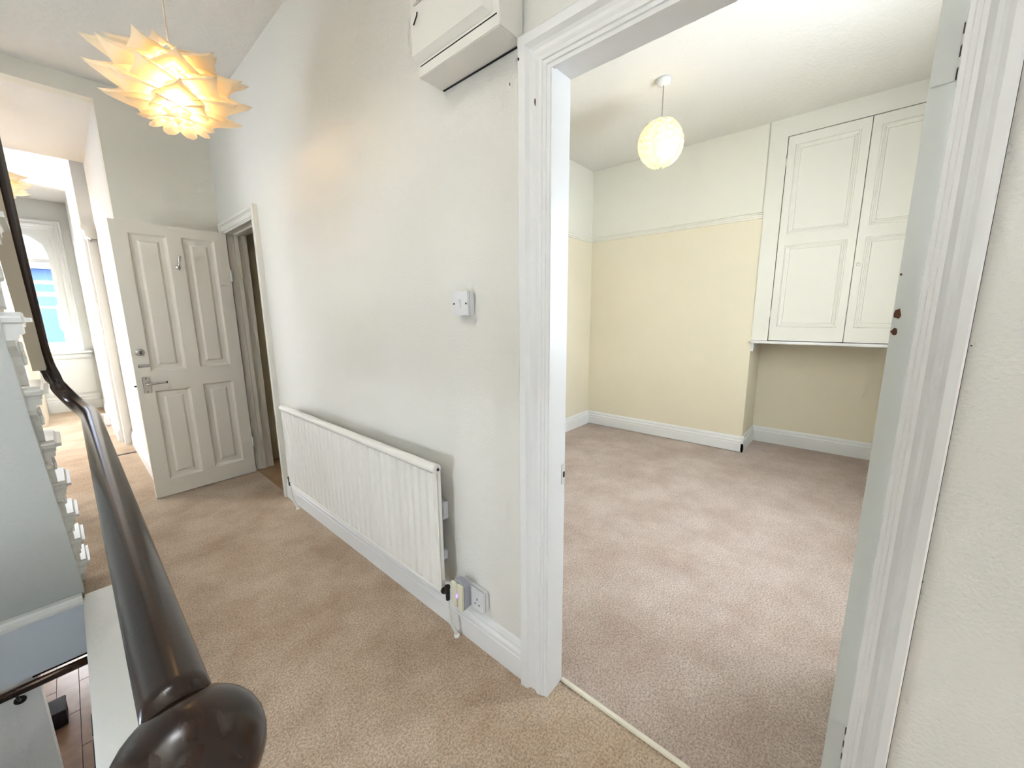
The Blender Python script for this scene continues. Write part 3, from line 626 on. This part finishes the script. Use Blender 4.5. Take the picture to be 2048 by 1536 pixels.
for k in range(1, NS+1):
    t = inst('tread', tread_me, ST, (0, yn(k), RI*k)); inst('scotia', scotia_me, t, (0, 0, 0))
    inst('riser', riser_me, ST, (0, yn(k)-0.026, RI*k)); inst('carved_bracket', bracket_me, t, (0, 0, 0))
    if k >= 1: inst('ornate_baluster', bal_me, ST, (-0.036, yn(k)-0.10, RI*k))
# cut string and plaster soffit
zs_ = lambda y: 0.29 + (-0.25-y)*0.935
pts = []
for k in range(1, NS+1):
    pts += [(yn(k)-0.026, RI*(k-1)), (yn(k)-0.026, RI*k-0.036)]
yend = yn(NS)-GO
pts += [(yend, RI*NS-0.036), (yend, zs_(yend)), (-0.25, 0.29), (0.020, 0.012), (0.150, 0.0)]
bm = bmesh.new(); poly_extrude(bm, pts, lambda p: (-0.03, p[0], p[1]), lambda p: (0.0, p[0], p[1])); obj('string', bm, 'stair_white', ST)
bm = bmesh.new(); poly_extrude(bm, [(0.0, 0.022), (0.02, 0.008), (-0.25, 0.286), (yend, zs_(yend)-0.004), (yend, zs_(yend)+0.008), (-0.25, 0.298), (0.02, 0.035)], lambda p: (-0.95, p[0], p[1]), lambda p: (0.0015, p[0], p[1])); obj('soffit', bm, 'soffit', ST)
# well edge: fascia, nosing, white kerb below the rail
bm = bmesh.new(); bx(bm, -2.1, -1.098, 2.735, 2.765, -0.29, -0.012)
struct(obj('trim_9', bm, 'fascia'), 'grey fascia board on the edge of the stairwell')
bm = bmesh.new(); strip(bm, [(0, -0.03), (0.012, -0.026), (0.018, -0.014), (0.030, -0.010), (0.034, 0.004), (0.022, 0.014), (0.016, 0.024), (0.0, 0.030), (-0.03, 0.03), (-0.03, -0.03)],
      [lambda a, b: (-2.1, 2.735-a, b), lambda a, b: (-1.098, 2.735-a, b)], closed=True)
struct(obj('trim_10', bm, 'stair_white'), 'white moulding where the stair soffit meets the fascia')
bm = bmesh.new(); bx(bm, -1.098, -0.86, 0.28, 2.765, -0.30, 0.004)
struct(obj('trim_11', bm, 'strip', None, False, 0.006), 'white painted stairwell kerb under the handrail')
# ------------------------------------------------------------------ BANNISTER
BN = empty('bannister', (-0.953, 0.475, 0)); tag(BN, 'dark varnished wooden bannister rail with a ball-topped newel post', 'bannister')
ox, oy = -0.953, 0.475
ctrl = [(-0.953, 0.50, 0.938), (-0.953, 0.9, 0.938), (-0.953, 1.6, 0.938), (-0.953, 2.3, 0.938), (-0.954, 2.52, 0.938), (-0.966, 2.66, 0.945), (-0.995, 2.765, 0.975), (-1.030, 2.815, 1.045),
        (-1.053, 2.80, 1.135), (-1.060, 2.73, 1.225), (-1.060, 2.60, 1.352), (-1.058, 2.30, 1.630), (-1.052, 1.9, 2.000), (-1.046, 1.45, 2.420), (-1.042, 1.2, 2.650)]
path = spline(ctrl, 12)
RP = [(-0.018, -0.030), (-0.022, -0.018), (-0.030, -0.010), (-0.031, 0.004), (-0.027, 0.016), (-0.018, 0.024), (-0.006, 0.0275), (0.006, 0.0275), (0.018, 0.024), (0.027, 0.016), (0.031, 0.004), (0.030, -0.010), (0.022, -0.018), (0.018, -0.030)]
bm = bmesh.new(); secs = []; core = bmesh.new(); csecs = []
for i, p in enumerate(path):
    t = (path[min(i+1, len(path)-1)] - path[max(i-1, 0)]).normalized(); s = t.cross(Vector((0, 0, 1))).normalized(); u = s.cross(t).normalized()
    k = max(0.0, min(1.0, (i-66)/30.0)); p0 = p - Vector((ox, oy, 0))
    secs.append([bm.verts.new(p0 + a*(1-0.10*k)*s + (b*(1-0.25*k)+0.004*k)*u) for a, b in RP])
    if i > 98: csecs.append([core.verts.new(p0 + a*s + b*u) for a, b in ((-0.004, -0.016), (0.036, -0.016), (0.036, -0.040), (-0.004, -0.040))])
for a, b in zip(secs, secs[1:]):
    for i in range(len(RP)): bm.faces.new((a[i], a[(i+1) % len(RP)], b[(i+1) % len(RP)], b[i]))
bm.faces.new(secs[0]); bm.faces.new(secs[-1][::-1])
o = obj('handrail', bm, 'rail', BN, True)
for a, b in zip(csecs, csecs[1:]):
    for i in range(4): core.faces.new((a[i], a[(i+1) % 4], b[(i+1) % 4], b[i]))
core.faces.new(csecs[0]); core.faces.new(csecs[-1][::-1])
o = obj('core_rail', core, 'taupe', BN); o['label'] = 'taupe painted core rail under the stair handrail'
# newel with mushroom ball cap
bm = bmesh.new()
lathe(bm, [(0.042, 0.0), (0.042, 0.20), (0.034, 0.22), (0.026, 0.26), (0.034, 0.45), (0.030, 0.62), (0.022, 0.74), (0.030, 0.76), (0.050, 0.775), (0.054, 0.79), (0.040, 0.805), (0.034, 0.820), (0.040, 0.85)], 28)
obj('newel_post', bm, 'rail', BN, True)
bm = bmesh.new(); pr_ = []
for i in range(17):
    a = -math.pi/2 + math.pi*i/16; pr_.append((max(0.002, 0.068*math.cos(a)), 0.903 + 0.062*math.sin(a)))
lathe(bm, pr_, 32); obj('newel_cap', bm, 'rail', BN, True)
bm = bmesh.new(); lathe(bm, [(0.009, 0), (0.013, 0.02), (0.008, 0.06), (0.008, 0.40), (0.014, 0.45), (0.008, 0.50), (0.008, 0.91)], 12)
bmesh.ops.recalc_face_normals(bm, faces=bm.faces); pb = bpy.data.meshes.new('baluster'); bm.to_mesh(pb); bm.free(); pb.materials.append(M['iron_cream'])
for i in range(14): inst('baluster', pb, BN, (0.006, 0.16+i*0.158, 0.002))
# ------------------------------------------------------------------ WINDOW_1 (far room)
w1 = empty('window_1', (0, 8.8, 0)); struct(w1, 'tall bright white sash window with an arched head')
XRg, XL = -0.985, -1.285
bm = bmesh.new()   # architrave
k = 0.108
strip(bm, ARCH, [lambda w, d: (-0.885+w*0.72, -d, 0.905), lambda w, d: (-0.885+w*0.72, -d, 2.66+w*0.85), lambda w, d: (XL, -d, 2.66+w*0.85)], closed=True)
obj('architrave', bm, 'gloss', w1)
boxes('frame', [(-0.935, -0.885, 0.02, 0.16, 0.905, 2.66), (XL, -0.935, 0.02, 0.16, 2.635, 2.66)], 'gloss', w1)
# sash with arched head
sash = boxes('sash', [(XRg, -0.935, 0.06, 0.10, 1.72, 2.28), (XL, XRg, 0.06, 0.10, 1.72, 1.765), (XRg, -0.935, 0.101, 0.14, 0.905, 1.74), (XL, XRg, 0.101, 0.14, 0.905, 1.03), (XL, XRg, 0.101, 0.14, 1.70, 1.74)], 'gloss', w1)
bm = bmesh.new(); arc = []
for i in range(15):
    x = XL + (XRg-XL)*i/14; arc.append((x, 2.28+0.285*math.sqrt(max(0, 1-((x+1.285)/0.30)**2))))
poly_extrude(bm, arc + [(-0.935, 2.28), (-0.935, 2.635), (XL, 2.635)], lambda p: (p[0], 0.06, p[1]), lambda p: (p[0], 0.10, p[1])); obj('arched_head', bm, 'gloss', sash)
for z, hgt, y0 in ((2.20, 0.05, 0.065), (1.90, 0.05, 0.065), (1.545, 0.035, 0.105)): box('glazing_bar', XL, XRg, y0, y0+0.03, z-hgt/2, z+hgt/2, 'gloss', sash)
for z0, z1, y0 in ((2.225, 2.57, 0.078), (1.925, 2.175, 0.078), (1.765, 1.875, 0.078), (1.5625, 1.70, 0.118), (1.03, 1.5275, 0.118)): box('pane', XL, XRg, y0, y0+0.003, z0, z1, 'glass', sash)
box('sill', XL, -0.735, -0.09, 0.16, 0.865, 0.905, 'gloss', w1, 0.006)
box('sill_moulding', XL, -0.745, -0.045, 0.0, 0.80, 0.865, 'gloss', w1, 0.012)
box('apron_panel', XL, -0.76, -0.012, 0.0, 0.26, 0.78, 'gloss', w1, 0.004)
sk2 = empty('wall_socket', (-0.74, 7.22, 0.075)); tag(sk2, 'small white socket low on the far room wall', 'socket')
box('body', -0.045, 0.0, -0.07, 0.07, -0.07, 0.045, 'plastic', sk2, 0.004); box('face_plate', -0.052, -0.045, -0.072, 0.072, -0.05, 0.047, 'plastic', sk2, 0.003)
# unseen windows for daylight; the two side ones are added to brighten the hall
def plain_window(name, x0, x1, z0, z1, y, label=None):
    r = empty(name, (0, y, 0)); struct(r, label)
    boxes('frame', [(x0, x0+0.06, -0.04, 0.04, z0, z1), (x1-0.06, x1, -0.04, 0.04, z0, z1), (x0, x1, -0.04, 0.04, z0, z0+0.06), (x0, x1, -0.04, 0.04, z1-0.06, z1), (x0, x1, -0.03, 0.03, (z0+z1)/2-0.02, (z0+z1)/2+0.02)], 'gloss', r)
    box('pane', x0+0.05, x1-0.05, -0.002, 0.002, z0+0.05, z1-0.05, 'glass', r)
plain_window('window_2', -1.3, -0.6, 0.95, 1.95, -3.55)
def added_side_window(name, y0, y1, z0, z1):
    r = empty(name, (-2.15, 0, 0)); struct(r)
    boxes('frame', [(-0.03, 0.03, y0, y0+0.03, z0, z1), (-0.03, 0.03, y1-0.03, y1, z0, z1), (-0.03, 0.03, y0+0.03, y1-0.03, z0, z0+0.03), (-0.03, 0.03, y0+0.03, y1-0.03, z1-0.03, z1)], 'gloss', r)
    box('pane', -0.002, 0.002, y0+0.03, y1-0.03, z0+0.03, z1-0.03, 'glass', r)
added_side_window('added_window_4', 0.95, 1.45, 0.3, 0.8)  # added out of view to lift the lower hall wall
added_side_window('added_window_5', 2.85, 3.25, 1.3, 2.0)  # added out of view to brighten the door and end wall
plain_window('window_3', 0.85, 2.05, 1.05, 2.25, YRW-0.05)
# ------------------------------------------------------------------ LOWER HALL seen down the stairwell
w = boxes('wall_lower', [(-2.1, -1.315, 3.02, 3.10, -2.75, -0.12)], 'wall_smooth'); struct(w, 'white lower hall wall seen down the stairwell')
w = boxes('wall_lower_side', [(-0.98, -0.9, -3.6, 8.5, -2.75, -0.3), (-2.2, -2.1, YE, 8.5, -2.75, -0.12)], 'wall_smooth'); struct(w)
w = boxes('wall_lower_far', [(-2.1, -1.75, 8.4, 8.5, -2.75, -0.12), (-1.25, -0.9, 8.4, 8.5, -2.75, -0.12), (-1.75, -1.25, 8.4, 8.5, -1.2, -0.12), (-1.75, -1.25, 8.4, 8.5, -2.75, -2.2)], 'wall_smooth'); struct(w)  # opening added to let light into the lower hall
bm = bmesh.new(); bx(bm, -1.33, -0.98, 3.0, 3.1, -0.46, -0.12); struct(obj('landing_shade_box', bm, 'rail'), 'dark box standing in for the shade under the landing')  # dark box fills a gap that is only in shade
w = boxes('ceiling', [(-2.2, -0.9, 3.1, 8.5, -0.14, -0.121)], 'ceil'); struct(w)
lf = boxes('floor', [(-2.1, -0.9, -3.6, 8.5, -2.85, -2.762)], 'black'); struct(lf, 'wooden plank floor of the lower hall')
for i in range(7):
    for j in range(4):
        x0 = -2.1+i*0.171; y0 = 4.2+j*1.05-(0.5 if i % 2 else 0)
        box('plank', x0+0.002, x0+0.169, y0+0.003, y0+1.047, -2.762, -2.75, 'plank', lf, 0.0015, 1)
bm = bmesh.new(); tube(bm, [(-2.08, 2.965, -0.475), (-1.14, 2.965, -0.475)], 0.022, 12)
lr = empty('lower_handrail', (0, 0, 0)); tag(lr, 'dark round handrail on the lower wall down the stairwell', 'handrail')
obj('rail', bm, 'rail', lr, True)
for x in (-1.385, -1.95):
    bm = bmesh.new(); tube(bm, spline([(x, 3.02, -0.56), (x, 2.99, -0.54), (x, 2.967, -0.495)], 5), 0.006, 8); lathe(bm, [(0.022, -0.004), (0.022, 0.0)], 12, x, 3.02, -0.56, 'Y'); obj('bracket', bm, 'dark_metal', lr, True)
sb = empty('storage_box', (-1.60, 5.78, -2.75)); tag(sb, 'black box on the lower hall floor', 'box')
box('body', -0.12, 0.10, -0.12, 0.12, 0, 0.16, 'black', sb, 0.008); box('lid', -0.125, 0.105, -0.125, 0.125, 0.16, 0.185, 'black', sb, 0.006)
dm = box('door_mat', -1.345, -1.05, 5.30, 5.62, -2.75, -2.735, 'black', None, 0.004); tag(dm, 'dark mat on the lower hall floor, the farther one', 'mat')
dm = box('door_mat', -1.345, -1.05, 4.55, 5.22, -2.75, -2.735, 'black', None, 0.004); tag(dm, 'dark mat on the lower hall floor, the nearer long one', 'mat')
# ------------------------------------------------------------------ OUTSIDE the far window
g = boxes('ground', [(-30, 30, 9.5, 60, -4.2, -4.0)], 'asphalt'); struct(g, 'street outside')
hs = empty('terrace_house', (0, 24, -4)); tag(hs, 'blue-grey shaded house seen through the arched window', 'building')
boxes('wall', [(-8, 8, 0, 6, 0, 7.4)], 'brick_blue', hs)
bm = bmesh.new(); poly_extrude(bm, [(-0.4, 7.3), (3.0, 11.0), (6.4, 7.3)], lambda p: (-8.2, p[0], p[1]), lambda p: (8.2, p[0], p[1])); obj('roof', bm, 'slate', hs)
for x in (-5.5, -2.6, 0.4, 3.4, 6.2):
    for z in (1.0, 3.9):
        fr = box('window', x-0.6, x+0.6, -0.05, 0.0, z, z+1.6, 'gloss', hs); box('pane', x-0.5, x+0.5, -0.06, -0.05, z+0.1, z+1.5, 'slate', fr)
